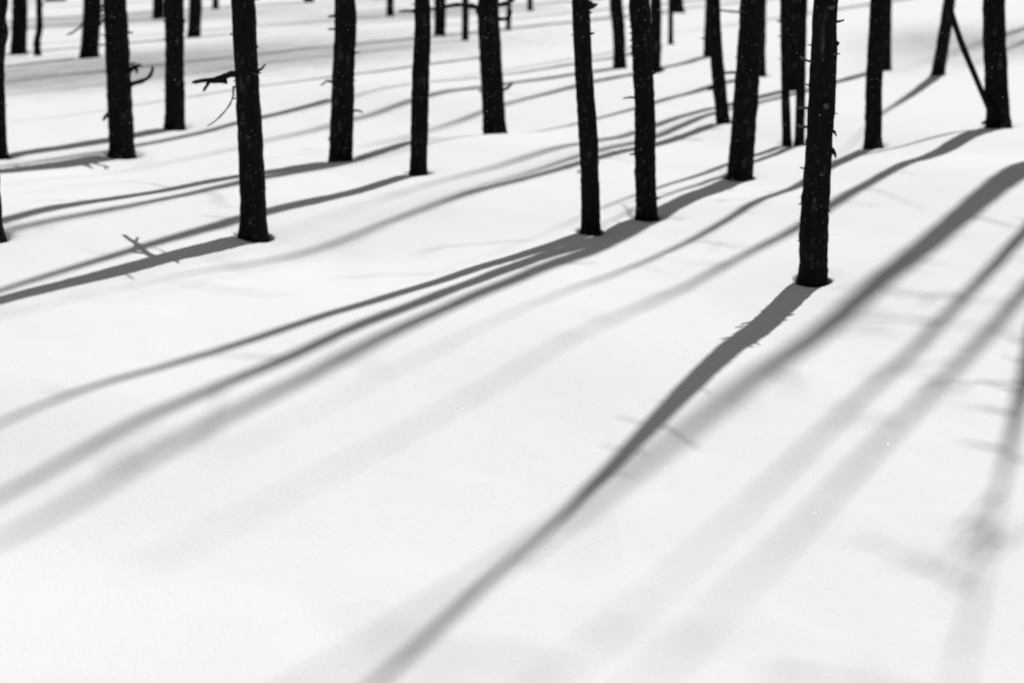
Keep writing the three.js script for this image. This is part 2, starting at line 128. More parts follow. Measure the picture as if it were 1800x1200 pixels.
    axis: [[0.0,0.0,0.0],[0.66,0.03,0.0],[1.25,0.057,0.0],[2.54,0.098,0.0],[3.83,0.13,0.0],[5.13,0.156,0.0],[6.42,0.18,0.0],[7.71,0.202,0.0],[9.0,0.224,0.0]] },
  { label: "short visible far trunk just right of the plain straight trunk at upper left", at: [-5.589, -25.487], r: 0.1149, height: 16, id: "T21",
    axis: [[0.0,0.0,0.0],[0.63,0.063,0.0],[3.19,0.144,0.0],[5.75,0.206,0.0],[8.32,0.262,0.0],[10.88,0.316,0.0],[13.44,0.37,0.0],[16.0,0.424,0.0]] },
  { label: "distant trunk peeking out left of the plain straight trunk at upper left", at: [-7.761, -31.971], r: 0.1311, height: 22, id: "T22",
    axis: [[0.0,0.0,0.0],[0.4,0.027,0.0],[4.0,0.126,0.0],[7.6,0.205,0.0],[11.2,0.281,0.0],[14.8,0.357,0.0],[18.4,0.433,0.0],[22.0,0.508,0.0]] },
  { label: "tiny distant trunk at the top edge between the left trunks and forked branch trunk", at: [-7.535, -37.061], r: 0.0795, height: 18, id: "T23",
    axis: [[0.0,0.0,0.0],[0.21,0.012,0.0],[3.18,0.095,0.0],[6.14,0.159,0.0],[9.11,0.218,0.0],[12.07,0.277,0.0],[15.04,0.336,0.0],[18.0,0.394,0.0]] },
  { label: "broad distant trunk foot at the very top edge of the upper left corner", at: [-13.089, -41.842], r: 0.2851, height: 20, id: "T24",
    axis: [[0.0,0.0,0.0],[0.98,0.085,0.0],[4.15,0.177,0.0],[7.32,0.248,0.0],[10.49,0.316,0.0],[13.66,0.383,0.0],[16.83,0.449,0.0],[20.0,0.516,0.0]] },
  { label: "tiny distant trunk foot at the top edge left of the broad hooked twig trunk", at: [-5.767, -41.432], r: 0.1371, height: 22, id: "T25",
    axis: [[0.0,0.0,0.0],[0.67,0.026,0.0],[4.23,0.089,0.0],[7.78,0.139,0.0],[11.34,0.188,0.0],[14.89,0.236,0.0],[18.45,0.284,0.0],[22.0,0.332,0.0]] },
  { label: "thin distant trunk at the top edge between the hooked twig trunk and slim straight trunk", at: [-2.782, -33.225], r: 0.0843, height: 18, id: "T26",
    axis: [[0.0,0.0,0.0],[0.35,0.008,0.0],[3.29,0.042,0.0],[6.24,0.068,0.0],[9.18,0.093,0.0],[12.12,0.117,0.0],[15.06,0.14,0.0],[18.0,0.164,0.0]] },
  { label: "distant trunk behind the long arching branch, thicker of the two there", at: [-1.297, -26.077], r: 0.1022, height: 17, id: "T27",
    axis: [[0.0,0.0,0.0],[0.61,0.013,0.0],[3.34,0.044,0.0],[6.07,0.068,0.0],[8.8,0.09,0.0],[11.54,0.111,0.0],[14.27,0.132,0.0],[17.0,0.153,0.0]] },
  { label: "thin distant stem behind the arching branch, beside a thicker distant trunk", at: [-0.792, -24.625], r: 0.0579, height: 15, id: "T28",
    axis: [[0.0,0.0,0.0],[0.66,0.006,0.0],[3.05,0.017,0.0],[5.44,0.026,0.0],[7.83,0.034,0.0],[10.22,0.041,0.0],[12.61,0.049,0.0],[15.0,0.056,0.0]] },
  { label: "thin greyish distant stem just right of the thick arching branch trunk", at: [-0.07, -27.524], r: 0.0485, height: 14, id: "T29",
    axis: [[0.0,0.0,0.0],[0.56,0.016,0.0],[2.8,0.054,0.0],[5.04,0.082,0.0],[7.28,0.106,0.0],[9.52,0.13,0.0],[11.76,0.153,0.0],[14.0,0.177,0.0]] },
  { label: "faint tiny distant stem at the top edge right of the curled branch", at: [0.454, -36.412], r: 0.071, height: 16, id: "T30",
    axis: [[0.0,0.0,0.0],[0.23,-0.008,0.0],[2.86,-0.054,0.0],[5.49,-0.089,0.0],[8.12,-0.121,0.0],[10.74,-0.153,0.0],[13.37,-0.184,0.0],[16.0,-0.215,0.0]] },
  { label: "far trunk tucked behind the right edge of the twig studded trunk", at: [1.903, -19.187], r: 0.0794, height: 9, id: "T32",
    axis: [[0.0,0.0,0.0],[0.91,-0.013,0.0],[2.25,-0.027,0.0],[3.6,-0.037,0.0],[4.95,-0.046,0.0],[6.3,-0.054,0.0],[7.65,-0.061,0.0],[9.0,-0.068,0.0]],
    twigs: [[[[0.071,0.022,0.0],[0.125,-0.007,0.0]],0.0307,0.0153]] },
  { label: "thin far stem standing right of the twig studded trunk", at: [2.606, -23.763], r: 0.042, height: 14, id: "T33",
    axis: [[0.0,0.0,0.0],[0.69,-0.021,0.0],[2.91,-0.059,0.0],[5.13,-0.087,0.0],[7.34,-0.112,0.0],[9.56,-0.136,0.0],[11.78,-0.159,0.0],[14.0,-0.183,0.0]] },
  { label: "distant trunk with flared foot at the top edge near the thin far stem", at: [3.987, -35.184], r: 0.1716, height: 30, id: "T34",
    axis: [[0.0,0.0,0.0],[0.28,-0.036,0.0],[5.23,-0.156,0.0],[10.19,-0.262,0.0],[15.14,-0.366,0.0],[20.09,-0.47,0.0],[25.05,-0.574,0.0],[30.0,-0.678,0.0]] },
  { label: "far trunk showing along the right edge of the clean right leaning trunk", at: [3.155, -18.419], r: 0.0872, height: 15, id: "T5b",
    axis: [[0.0,0.0,0.0],[0.93,-0.029,0.0],[3.28,-0.07,0.0],[5.62,-0.1,0.0],[7.97,-0.128,0.0],[10.31,-0.154,0.0],[12.66,-0.18,0.0],[15.0,-0.206,0.0]] },
  { label: "left one of two thin close stems behind the nearest stubby trunk", at: [2.354, -12.181], r: 0.0367, height: 6.5, id: "T7a",
    axis: [[0.0,0.0,0.0],[0.46,-0.036,0.0],[1.19,-0.086,0.0],[2.07,-0.126,0.0],[2.96,-0.159,0.0],[3.84,-0.187,0.0],[4.73,-0.212,0.0],[5.61,-0.234,0.0],[6.5,-0.255,0.0]],
    twigs: [[[[-0.108,1.018,0.0],[-0.141,1.018,0.0]],0.0117,0.0058]] },
  { label: "right one of two thin close stems, beside the left edge of the nearest trunk", at: [2.47, -12.214], r: 0.0397, height: 6.5, id: "T7b",
    axis: [[0.0,0.0,0.0],[0.45,-0.013,0.0],[1.18,-0.034,0.0],[2.07,-0.053,0.0],[2.96,-0.069,0.0],[3.84,-0.082,0.0],[4.73,-0.093,0.0],[5.61,-0.104,0.0],[6.5,-0.114,0.0]] },
  { label: "trunk behind the two thin close stems, closing the gap between them above", at: [3.236, -16.553], r: 0.0917, height: 14, id: "T7c",
    axis: [[0.0,0.0,0.0],[0.99,-0.034,0.0],[3.16,-0.075,0.0],[5.33,-0.107,0.0],[7.5,-0.134,0.0],[9.66,-0.16,0.0],[11.83,-0.186,0.0],[14.0,-0.212,0.0]] },
  { label: "far trunk showing along the right edge of the smooth trunk near the pole", at: [4.895, -18.997], r: 0.0936, height: 15, id: "T8b",
    axis: [[0.0,0.0,0.0],[0.89,-0.044,0.0],[3.24,-0.109,0.0],[5.59,-0.157,0.0],[7.94,-0.2,0.0],[10.3,-0.241,0.0],[12.65,-0.283,0.0],[15.0,-0.323,0.0]] },
  { label: "trunk hidden behind the clean right leaning trunk, only its shadow showing", at: [2.401, -14.646], r: 0.0581, height: 11, id: "Q1",
    axis: [[0.0,0.0,0.0],[1.05,0.002,0.0],[2.71,0.004,0.0],[4.36,0.005,0.0],[6.02,0.006,0.0],[7.68,0.007,0.0],[9.34,0.008,0.0],[11.0,0.009,0.0]] },
  { label: "trunk hidden behind the twig studded trunk, only its shadow showing", at: [1.944, -21.741], r: 0.0812, height: 14, id: "Q3",
    axis: [[0.0,0.0,0.0],[0.76,-0.036,0.0],[2.97,-0.094,0.0],[5.18,-0.137,0.0],[7.38,-0.176,0.0],[9.59,-0.213,0.0],[11.79,-0.249,0.0],[14.0,-0.285,0.0]] },
  { label: "trunk hidden behind the forked branch trunk, only its shadow showing", at: [-4.931, -26.676], r: 0.1045, height: 14, id: "Q4",
    axis: [[0.0,0.0,0.0],[0.59,0.02,0.0],[2.82,0.061,0.0],[5.06,0.093,0.0],[7.29,0.12,0.0],[9.53,0.147,0.0],[11.76,0.173,0.0],[14.0,0.199,0.0]] },
  { label: "trunk hidden behind the thick arching branch trunk, only its shadow showing", at: [-0.32, -21.151], r: 0.0873, height: 14, id: "Q6",
    axis: [[0.0,0.0,0.0],[0.79,-0.013,0.0],[2.99,-0.034,0.0],[5.2,-0.049,0.0],[7.4,-0.063,0.0],[9.6,-0.076,0.0],[11.8,-0.089,0.0],[14.0,-0.102,0.0]] },
  { label: "trunk hidden behind the broad hooked twig trunk, only its shadow showing to the left", at: [-1.823, -15.286], r: 0.0666, height: 10, id: "T13b",
    axis: [[0.0,0.0,0.0],[1.0,0.05,0.0],[2.5,0.1,0.0],[4.0,0.137,0.0],[5.5,0.169,0.0],[7.0,0.198,0.0],[8.5,0.225,0.0],[10.0,0.252,0.0]] },
  { label: "thick trunk outside the right edge casting the broadest dark shadow from the right", at: [4.803, -11.7], r: 0.1285, height: 14.5, id: "S1",
    axis: [[0.0,-0.0,-0.0],[3.62,-0.218,-0.116],[7.25,-0.436,-0.232],[10.88,-0.654,-0.348],[14.5,-0.871,-0.463]],
    twigs: [[[[-0.416,6.911,-0.221],[-0.061,6.907,-0.181],[0.47,6.955,-0.121]],0.009,0.0036],[[[-0.276,4.592,-0.147],[-0.18,4.591,-0.033],[-0.036,4.611,0.139]],0.01,0.004],[[[-0.282,4.692,-0.15],[-0.231,4.692,-0.143],[-0.153,4.699,-0.133]],0.012,0.0048],[[[-0.343,5.698,-0.182],[-0.283,5.698,-0.137],[-0.192,5.708,-0.068]],0.008,0.0032],[[[-0.356,5.918,-0.189],[-0.302,5.917,-0.143],[-0.222,5.927,-0.075]],0.008,0.0032],[[[-0.381,6.328,-0.203],[-0.331,6.327,-0.149],[-0.256,6.337,-0.07]],0.012,0.0048],[[[-0.405,6.728,-0.215],[-0.335,6.727,-0.181],[-0.23,6.738,-0.129]],0.008,0.0032],[[[-0.388,6.45,-0.206],[-0.561,6.448,-0.268],[-0.819,6.473,-0.361]],0.006,0.0024],[[[-0.44,7.321,-0.234],[-0.514,7.32,-0.235],[-0.625,7.33,-0.237]],0.006,0.0024],[[[-0.478,7.949,-0.254],[-0.417,7.948,-0.213],[-0.325,7.958,-0.151]],0.012,0.0048]] },
  { label: "trunk outside the right edge casting the middle of three parallel soft shadows", at: [4.684, -10.825], r: 0.0602, height: 12, id: "S2",
    axis: [[0.0,-0.0,-0.0],[3.0,-0.153,-0.081],[6.0,-0.306,-0.163],[9.0,-0.459,-0.244],[12.0,-0.613,-0.326]],
    twigs: [[[[-0.293,5.754,-0.156],[-0.345,5.753,-0.167],[-0.422,5.761,-0.183]],0.006,0.0024],[[[-0.335,6.568,-0.178],[-0.287,6.567,-0.174],[-0.214,6.574,-0.166]],0.006,0.0024],[[[-0.266,5.223,-0.142],[-0.332,5.222,-0.153],[-0.431,5.231,-0.169]],0.006,0.0024]] },
  { label: "trunk outside the right edge casting the lowest of three parallel soft shadows", at: [5.042, -10.904], r: 0.0613, height: 13, id: "S3",
    axis: [[0.0,-0.0,-0.0],[3.25,-0.182,-0.097],[6.5,-0.363,-0.193],[9.75,-0.545,-0.29],[13.0,-0.726,-0.386]],
    twigs: [[[[-0.39,6.989,-0.208],[-0.351,6.989,-0.18],[-0.291,6.995,-0.139]],0.006,0.0024],[[[-0.352,6.301,-0.187],[-0.391,6.3,-0.196],[-0.45,6.306,-0.209]],0.006,0.0024]] },
  { label: "branchy trunk outside the right edge casting the upright shadow at the lower right", at: [3.543, -9.003], r: 0.0826, height: 7.4, id: "S4",
    axis: [[0.0,0.0,0.0],[1.85,0.131,0.07],[3.7,0.262,0.139],[5.55,0.393,0.209],[7.4,0.524,0.279]],
    twigs: [[[[0.337,4.766,0.179],[0.274,4.765,0.142],[0.178,4.775,0.086]],0.012,0.0048],[[[0.305,4.312,0.162],[0.259,4.311,0.122],[0.189,4.319,0.061]],0.008,0.0032],[[[0.284,4.004,0.151],[0.229,4.003,0.089],[0.146,4.014,-0.003]],0.009,0.0036],[[[0.253,3.575,0.134],[0.223,3.574,0.079],[0.177,3.583,-0.004]],0.007,0.0028],[[[0.231,3.258,0.123],[0.201,3.258,0.069],[0.156,3.266,-0.011]],0.007,0.0028],[[[0.388,5.486,0.207],[0.322,5.485,0.223],[0.223,5.495,0.247]],0.009,0.0036],[[[0.389,5.494,0.207],[0.276,5.493,0.341],[0.107,5.516,0.542]],0.012,0.0048],[[[0.366,5.165,0.194],[0.246,5.163,0.367],[0.066,5.191,0.626]],0.009,0.0036],[[[0.398,5.62,0.212],[0.311,5.618,0.355],[0.181,5.641,0.57]],0.01,0.004],[[[0.4,5.642,0.212],[0.424,5.642,0.229],[0.46,5.645,0.253]],0.012,0.0048]] },
  { label: "slender branchy tree outside the right edge behind the slanting side stem", at: [11.6, -30.2], r: 0.1, height: 15, id: "P",
    axis: [[0,0,0],[7.5,0.1,0.05],[15,0.25,0.1]] },
  { label: "tall bare trunk beyond the top edge, leftmost of the row hidden there", at: [-8, -46], r: 0.17, height: 24, id: "P",
    axis: [[0,0,0],[12.0,0.1,0.05],[24,0.25,0.1]] },
  { label: "tall bare trunk beyond the top edge above the upper left corner trunks", at: [-4, -44], r: 0.18, height: 24, id: "P",
    axis: [[0,0,0],[12.0,0.1,0.05],[24,0.25,0.1]] },
  { label: "tall bare trunk beyond the top edge above the broad hooked twig trunk", at: [2.5, -43.6], r: 0.19, height: 25, id: "P",
    axis: [[0,0,0],[12.5,0.1,0.05],[25,0.25,0.1]] },
  { label: "tall bare trunk beyond the top edge above the bowed slim trunk", at: [6.5, -44.5], r: 0.2, height: 25, id: "P",
    axis: [[0,0,0],[12.5,0.1,0.05],[25,0.25,0.1]] },
  { label: "tall bare trunk beyond the top edge above the nearest trunk", at: [9.5, -47], r: 0.2, height: 26, id: "P",
    axis: [[0,0,0],[13.0,0.1,0.05],[26,0.25,0.1]] },
  { label: "tall bare trunk beyond the top edge above the smooth trunk near the pole", at: [12.5, -45], r: 0.19, height: 26, id: "P",
    axis: [[0,0,0],[13.0,0.1,0.05],[26,0.25,0.1]] },
  { label: "tall unseen needled tree added beyond the top edge to shade the upper left snow", at: [-1.5, -45], r: 0.16, height: 27, id: "R",  // this and the next three trees are unseen, added to darken the upper snow
    axis: [[0,0,0],[13.5,0.1,0.05],[27,0.25,0.1]] },
  { label: "tall unseen needled tree added for shade beyond the top edge behind the picture centre", at: [4.5, -47.5], r: 0.17, height: 27, id: "R",
    axis: [[0,0,0],[13.5,0.1,0.05],[27,0.25,0.1]] },
  { label: "tall unseen needled tree added for shade beyond the upper right corner", at: [14.5, -37], r: 0.16, height: 26, id: "R",
    axis: [[0,0,0],[13.0,0.1,0.05],[26,0.25,0.1]] },
  { label: "tall unseen needled tree added for shade outside the right edge near the slanting side stem", at: [16.5, -32], r: 0.15, height: 24, id: "R",
    axis: [[0,0,0],[12.0,0.1,0.05],[24,0.25,0.1]] },
];
const SIDE_STEM = [[-0.051, -0.009, 0.05], [-0.114, 0.139, 0.06], [-0.233, 0.386, 0.03], [-0.397, 0.744, -0.03], [-0.514, 1.07, -0.1], [-0.659, 1.482, -0.2], [-0.871, 2.158, -0.35]];

// ---------------------------------------------------------------- snow surface
const kernel = (dx, dz) => { const d = dx * dx + dz * dz; return 0.0025 * Math.exp(-0.5 * d / 0.36) + 0.0121 * Math.exp(-0.5 * d / 1.69) + 0.0256 * Math.exp(-0.5 * d / 25); };
const WEIGHT = (() => { // smooth surface through the surveyed heights
  const n = SURVEY.length, A = SURVEY.map((p, i) => [...SURVEY.map((q, j) => kernel(p[0] - q[0], p[1] - q[1]) + (i === j ? 0.000144 : 0)), p[2]]);
  for (let c = 0; c < n; c++) {
    let b = c; for (let i = c + 1; i < n; i++) if (Math.abs(A[i][c]) > Math.abs(A[b][c])) b = i;
    [A[c], A[b]] = [A[b], A[c]];
    for (let i = c + 1; i < n; i++) { const m = A[i][c] / A[c][c]; if (m) for (let k = c; k <= n; k++) A[i][k] -= m * A[c][k]; }
  }
  const w = new Array(n).fill(0);
  for (let i = n - 1; i >= 0; i--) { let s = A[i][n]; for (let k = i + 1; k < n; k++) s -= A[i][k] * w[k]; w[i] = s / A[i][i]; }
  return w;
})();
function snowBase(x, z) {
  let h = 0;
  if (x > -24 && x < 26 && z > -40 && z < 14) for (let i = 0; i < SURVEY.length; i++) h += WEIGHT[i] * kernel(x - SURVEY[i][0], z - SURVEY[i][1]);
  return h;
}
function snowHeight(x, z) {
  let h = snowBase(x, z);
  h += 0.007 * noise(x / 0.62 + 3, z / 0.75 + 9) + 0.0028 * noise(x / 0.24, z / 0.3 + 40) + 0.0009 * noise(x / 0.09 + 7, z / 0.1);
  for (const t of TREES) { // hollow melted round each trunk
    const dx = x - t.at[0], dz = z - t.at[1], d2 = dx * dx + dz * dz;
    if (d2 > 0.36) continue;
    const d = Math.sqrt(d2) - t.r, a = Math.atan2(dz, dx), k = 0.55 + 0.45 * noise(a * 1.3 + t.at[0] * 7, t.at[1] * 5);
    const w = 0.018 + 0.034 * k, q = Math.max(0, Math.min(1, (d - 0.25 * w) / (0.75 * w)));
    h += -(0.05 + 0.05 * k) * (1 - q * q * (3 - 2 * q)) - 0.012 * Math.exp(-Math.pow(d / 0.1, 2));
  }
  return h;
}
const graded = (fine, lo, hi, end0, end1, g) => { // grid lines: fine inside [lo, hi], growing outside
  const a = []; for (let v = lo; v <= hi + 1e-6; v += fine) a.push(v);
  const grow = (from, to, s) => { const o = []; let v = from, st = fine; while ((to - v) * s > 0) { st = Math.min(st * g, st + 9); v += s * st; o.push(v); } return o; };
  return [...grow(lo, end0, -1).reverse(), ...a, ...grow(hi, end1, 1)];
};
const snowMat = new THREE.MeshStandardMaterial({ color: new THREE.Color().setRGB(0.92, 0.92, 0.92), roughness: 0.9 });
{
  const n = 1024, f = tileTexture(n, (i, j) => 0.3 * wrapNoise(i, j, n, 40, 1) + 0.3 * wrapNoise(i, j, n, 128, 2) + 0.4 * wrapNoise(i, j, n, 340, 3), [1 / 1.3, 1 / 1.3]);
  snowMat.bumpMap = f; snowMat.bumpScale = 0.001;
}
{
  const refine = (list, c) => { // extra grid lines where the nearest trunks leave the snow
    const near = TREES.filter((t) => ['T1', 'T2', 'T3', 'T4', 'T5'].includes(t.id)), o = [...list];
    for (const t of near) for (let v = -t.r - 0.065; v <= t.r + 0.065; v += 0.01) o.push(t.at[c] + v);
    o.sort((p, q) => p - q); return o.filter((v, i) => !i || v - o[i - 1] > 0.0045);
  };
  const xs = refine(graded(0.034, -3.4, 3.4, -170, 170, 1.04), 0), zs = refine(graded(0.034, -10.4, -2.2, -260, 60, 1.024), 1);
  const nx = xs.length, nz = zs.length, pos = new Float32Array(nx * nz * 3), uv = new Float32Array(nx * nz * 2), idx = [];
  for (let j = 0; j < nz; j++) for (let i = 0; i < nx; i++) {
    const o = j * nx + i; pos[o * 3] = xs[i]; pos[o * 3 + 1] = snowHeight(xs[i], zs[j]); pos[o * 3 + 2] = zs[j];
    uv[o * 2] = xs[i]; uv[o * 2 + 1] = zs[j];
    if (i < nx - 1 && j < nz - 1) idx.push(o, o + nx, o + 1, o + 1, o + nx, o + nx + 1);
  }
  const g = new THREE.BufferGeometry();
  g.setAttribute('position', new THREE.BufferAttribute(pos, 3)); g.setAttribute('uv', new THREE.BufferAttribute(uv, 2)); g.setIndex(idx); g.computeVertexNormals();
  const m = shadowed(new THREE.Mesh(g, snowMat)); m.name = 'snow_ground';
  m.userData = { kind: 'structure', label: 'smooth gently rolling snow crossed by long trunk shadows', category: 'snow' };
  scene.add(m);
  console.log('snow', nx, nz);
}

// ---------------------------------------------------------------- trees
const barkMat = new THREE.MeshPhysicalMaterial({ color: new THREE.Color().setRGB(1, 1, 1), roughness: 1, specularIntensity: 0.15, vertexColors: true });
{
  const n = 512, f = tileTexture(n, (i, j) => { const r = Math.abs(wrapNoise(i, j, n, 16, 11) - 0.5) * 2, s = Math.abs(wrapNoise(i, j, n, 40, 12) - 0.5) * 2; return 0.55 * Math.sqrt(r) + 0.3 * Math.sqrt(s) + 0.15 * wrapNoise(i, j, n, 128, 13); }, [1, 1]);
  barkMat.bumpMap = f; barkMat.bumpScale = 0.006;
}
const woodMat = new THREE.MeshPhysicalMaterial({ color: new THREE.Color().setRGB(0.075, 0.075, 0.075), roughness: 1, specularIntensity: 0.15 });
const twigMat = new THREE.MeshPhysicalMaterial({ color: new THREE.Color().setRGB(0.011, 0.011, 0.011), roughness: 1, specularIntensity: 0.15 });

function axisAt(t, h) {
  const a = t.axis;
  if (h <= a[0][0]) { const s = (h - a[0][0]); const k = (a[1][1] - a[0][1]) / (a[1][0] - a[0][0]); return [k * s * 0.5, 0]; }
  let i = 0; while (i < a.length - 2 && h > a[i + 1][0]) i++;
  const p0 = a[Math.max(0, i - 1)], p1 = a[i], p2 = a[i + 1], p3 = a[Math.min(a.length - 1, i + 2)], u = (h - p1[0]) / (p2[0] - p1[0]);
  const out = [];
  for (const c of [1, 2]) { // Hermite with finite-difference slopes
    const d = p2[0] - p1[0], m1 = p2 === p0 ? 0 : (p2[c] - p0[c]) / Math.max(1e-6, p2[0] - p0[0]) * d, m2 = (p3[c] - p1[c]) / Math.max(1e-6, p3[0] - p1[0]) * d;
    const u2 = u * u, u3 = u2 * u;
    out.push((2 * u3 - 3 * u2 + 1) * p1[c] + (u3 - 2 * u2 + u) * m1 + (-2 * u3 + 3 * u2) * p2[c] + (u3 - u2) * m2);
  }
  return out;
}
const radiusAt = (t, h) => t.r * Math.max((t.id === 'T1' ? 0.38 : 0.2) * (1.2 - h / t.height), 1 - 0.87 * Math.pow(Math.max(0, h) / ((t.id === 'T1' ? 0.5 : t.at[1] < -24 ? 0.9 : 0.7) * t.height), t.id === 'T1' ? 1.5 : 1.25)) * (1 + 0.16 * Math.exp(-Math.max(0, h + 0.02) / 0.05));

function trunkGeometry(t) {
  const near = t.at[1] > -15, seg = near ? 30 : 18, hs = [], fine = near ? 0.022 : 0.05;
  for (let h = -0.3; h < 1.9; h += fine) hs.push(h);
  for (let h = 1.9; h < t.height; h += 0.16) hs.push(h);
  hs.push(t.height);
  const pos = [], uv = [], col = [], idx = [], s = t.at[0] * 13.7 + t.at[1] * 5.1;
  hs.forEach((h, j) => {
    const [ax, az] = axisAt(t, h), R = radiusAt(t, h);
    for (let i = 0; i <= seg; i++) {
      const a = (i % seg) / seg * Math.PI * 2, c = Math.cos(a), d = Math.sin(a);
      const plates = 1 - Math.abs(noise(c * 2.6 + s, d * 2.6, h * 11)) * 1.6, lump = noise(c * 0.9 + s, d * 0.9, h * 3.1), fineN = noise(c * 5 + s, d * 5 + 3, h * 34);
      const rad = R + Math.min(R, 0.08) * (0.075 * plates + 0.06 * lump + 0.05 * fineN) - R * 0.02 + R * 0.3 * Math.exp(-Math.max(0, h + 0.03) / 0.05) * Math.max(0, noise(c * 1.6 + s * 3, d * 1.6, 0.5));
      pos.push(ax + rad * c, h, az + rad * d); uv.push(a / (Math.PI * 2) * Math.round(R * 6.28 / 0.18 + 0.5), h / 0.35);
      // lichen crust and paler scales in patches on black bark
      const lichen = Math.max(0, noise(c * 3.1 + s * 1.7, d * 3.1, h * 9 + 5) * noise(c * 6 + s, d * 6, h * 21) - 0.22), v = 0.0085 + 0.004 * (plates * 0.5 + fineN * 0.5) + 0.11 * lichen;
      const w = Math.max(0.004, v); col.push(w, w, w);
    }
    if (j) for (let i = 0; i < seg; i++) { const b = j * (seg + 1) + i, q = b - seg - 1; idx.push(q, b, q + 1, q + 1, b, b + 1); }
  });
  const top = pos.length / 3, [ax, az] = axisAt(t, t.height); pos.push(ax, t.height + 0.02, az); uv.push(0, t.height / 0.35); col.push(0.01, 0.01, 0.01);
  const l = (hs.length - 1) * (seg + 1); for (let i = 0; i < seg; i++) idx.push(l + i, top, l + i + 1);
  const g = new THREE.BufferGeometry();
  g.setAttribute('position', new THREE.Float32BufferAttribute(pos, 3)); g.setAttribute('uv', new THREE.Float32BufferAttribute(uv, 2)); g.setAttribute('color', new THREE.Float32BufferAttribute(col, 3)); g.setIndex(idx);
  g.computeVertexNormals();
  return g;
}
function branchGeometry(points, r0, r1, seg = 7, rough = 0.22) { // tapered, slightly knobbly stick with a broken end
  const c = new THREE.CatmullRomCurve3(points, false, 'centripetal'), len = c.getLength(), n = Math.max(3, Math.min(26, Math.round(len / 0.02)));
  const fr = c.computeFrenetFrames(n, false), pos = [], idx = [], s = points[0].x * 31 + points[0].y * 17;
  for (let j = 0; j <= n; j++) {
    const u = j / n, p = c.getPointAt(u), r = mix(r0, r1, u) * (1 + rough * noise(u * len * 40 + s, s)) * (j === n ? 0.72 : 1);
    for (let i = 0; i <= seg; i++) {
      const a = (i % seg) / seg * Math.PI * 2, k = r * (1 + rough * noise(Math.cos(a) * 1.5 + s, Math.sin(a) * 1.5, u * 9));
      pos.push(p.x + k * (Math.cos(a) * fr.normals[j].x + Math.sin(a) * fr.binormals[j].x), p.y + k * (Math.cos(a) * fr.normals[j].y + Math.sin(a) * fr.binormals[j].y), p.z + k * (Math.cos(a) * fr.normals[j].z + Math.sin(a) * fr.binormals[j].z));
    }
    if (j) for (let i = 0; i < seg; i++) { const b = j * (seg + 1) + i, q = b - seg - 1; idx.push(q, q + 1, b, q + 1, b + 1, b); }
  }
  const e = c.getPointAt(1), tn = c.getTangentAt(1).multiplyScalar(r1 * 0.35), o = pos.length / 3; pos.push(e.x + tn.x, e.y + tn.y, e.z + tn.z);
  for (let i = 0; i < seg; i++) idx.push(n * (seg + 1) + i, n * (seg + 1) + i + 1, o);
  const g = new THREE.BufferGeometry(); g.setAttribute('position', new THREE.Float32BufferAttribute(pos, 3)); g.setIndex(idx); g.computeVertexNormals();
  return g;
}
const SHADE_NEEDLES = { T34: 24000, T22: 12000, T27: 8000, R: 19000 };
function shadeNeedleGeometry(t, count) { // unseen needle tufts scattered above the frame, added to shade the far snow
  const pos = [], from = t.height * 0.25, v = new THREE.Vector3(), d = new THREE.Vector3(), s = new THREE.Vector3();
  for (let k = 0; k < count; k++) {
    const u = (rnd() + rnd() + rnd()) / 3, h = from + (t.height - from) * u, R = (0.5 + 4.2 * Math.pow(1 - u, 0.75)) * (rnd() + rnd()) * 0.5, a = rr(0, 6.283), [ax, az] = axisAt(t, h);
    v.set(ax + R * Math.cos(a), h - 0.18 * R + rr(-0.15, 0.15), az + R * Math.sin(a));
    d.set(Math.cos(a) + rr(-0.8, 0.8), rr(-0.5, 0.6), Math.sin(a) + rr(-0.8, 0.8)).normalize(); s.set(rr(-1, 1), rr(-1, 1), rr(-1, 1)).cross(d).normalize();
    const l = rr(0.05, 0.085), w = rr(0.012, 0.02);
    pos.push(v.x - s.x * w, v.y - s.y * w, v.z - s.z * w, v.x + s.x * w, v.y + s.y * w, v.z + s.z * w, v.x + d.x * l, v.y + d.y * l, v.z + d.z * l);
  }
  const g = new THREE.BufferGeometry(); g.setAttribute('position', new THREE.Float32BufferAttribute(pos, 3)); g.setIndex([...Array(count * 3).keys()]); g.computeVertexNormals();
  return g;
}
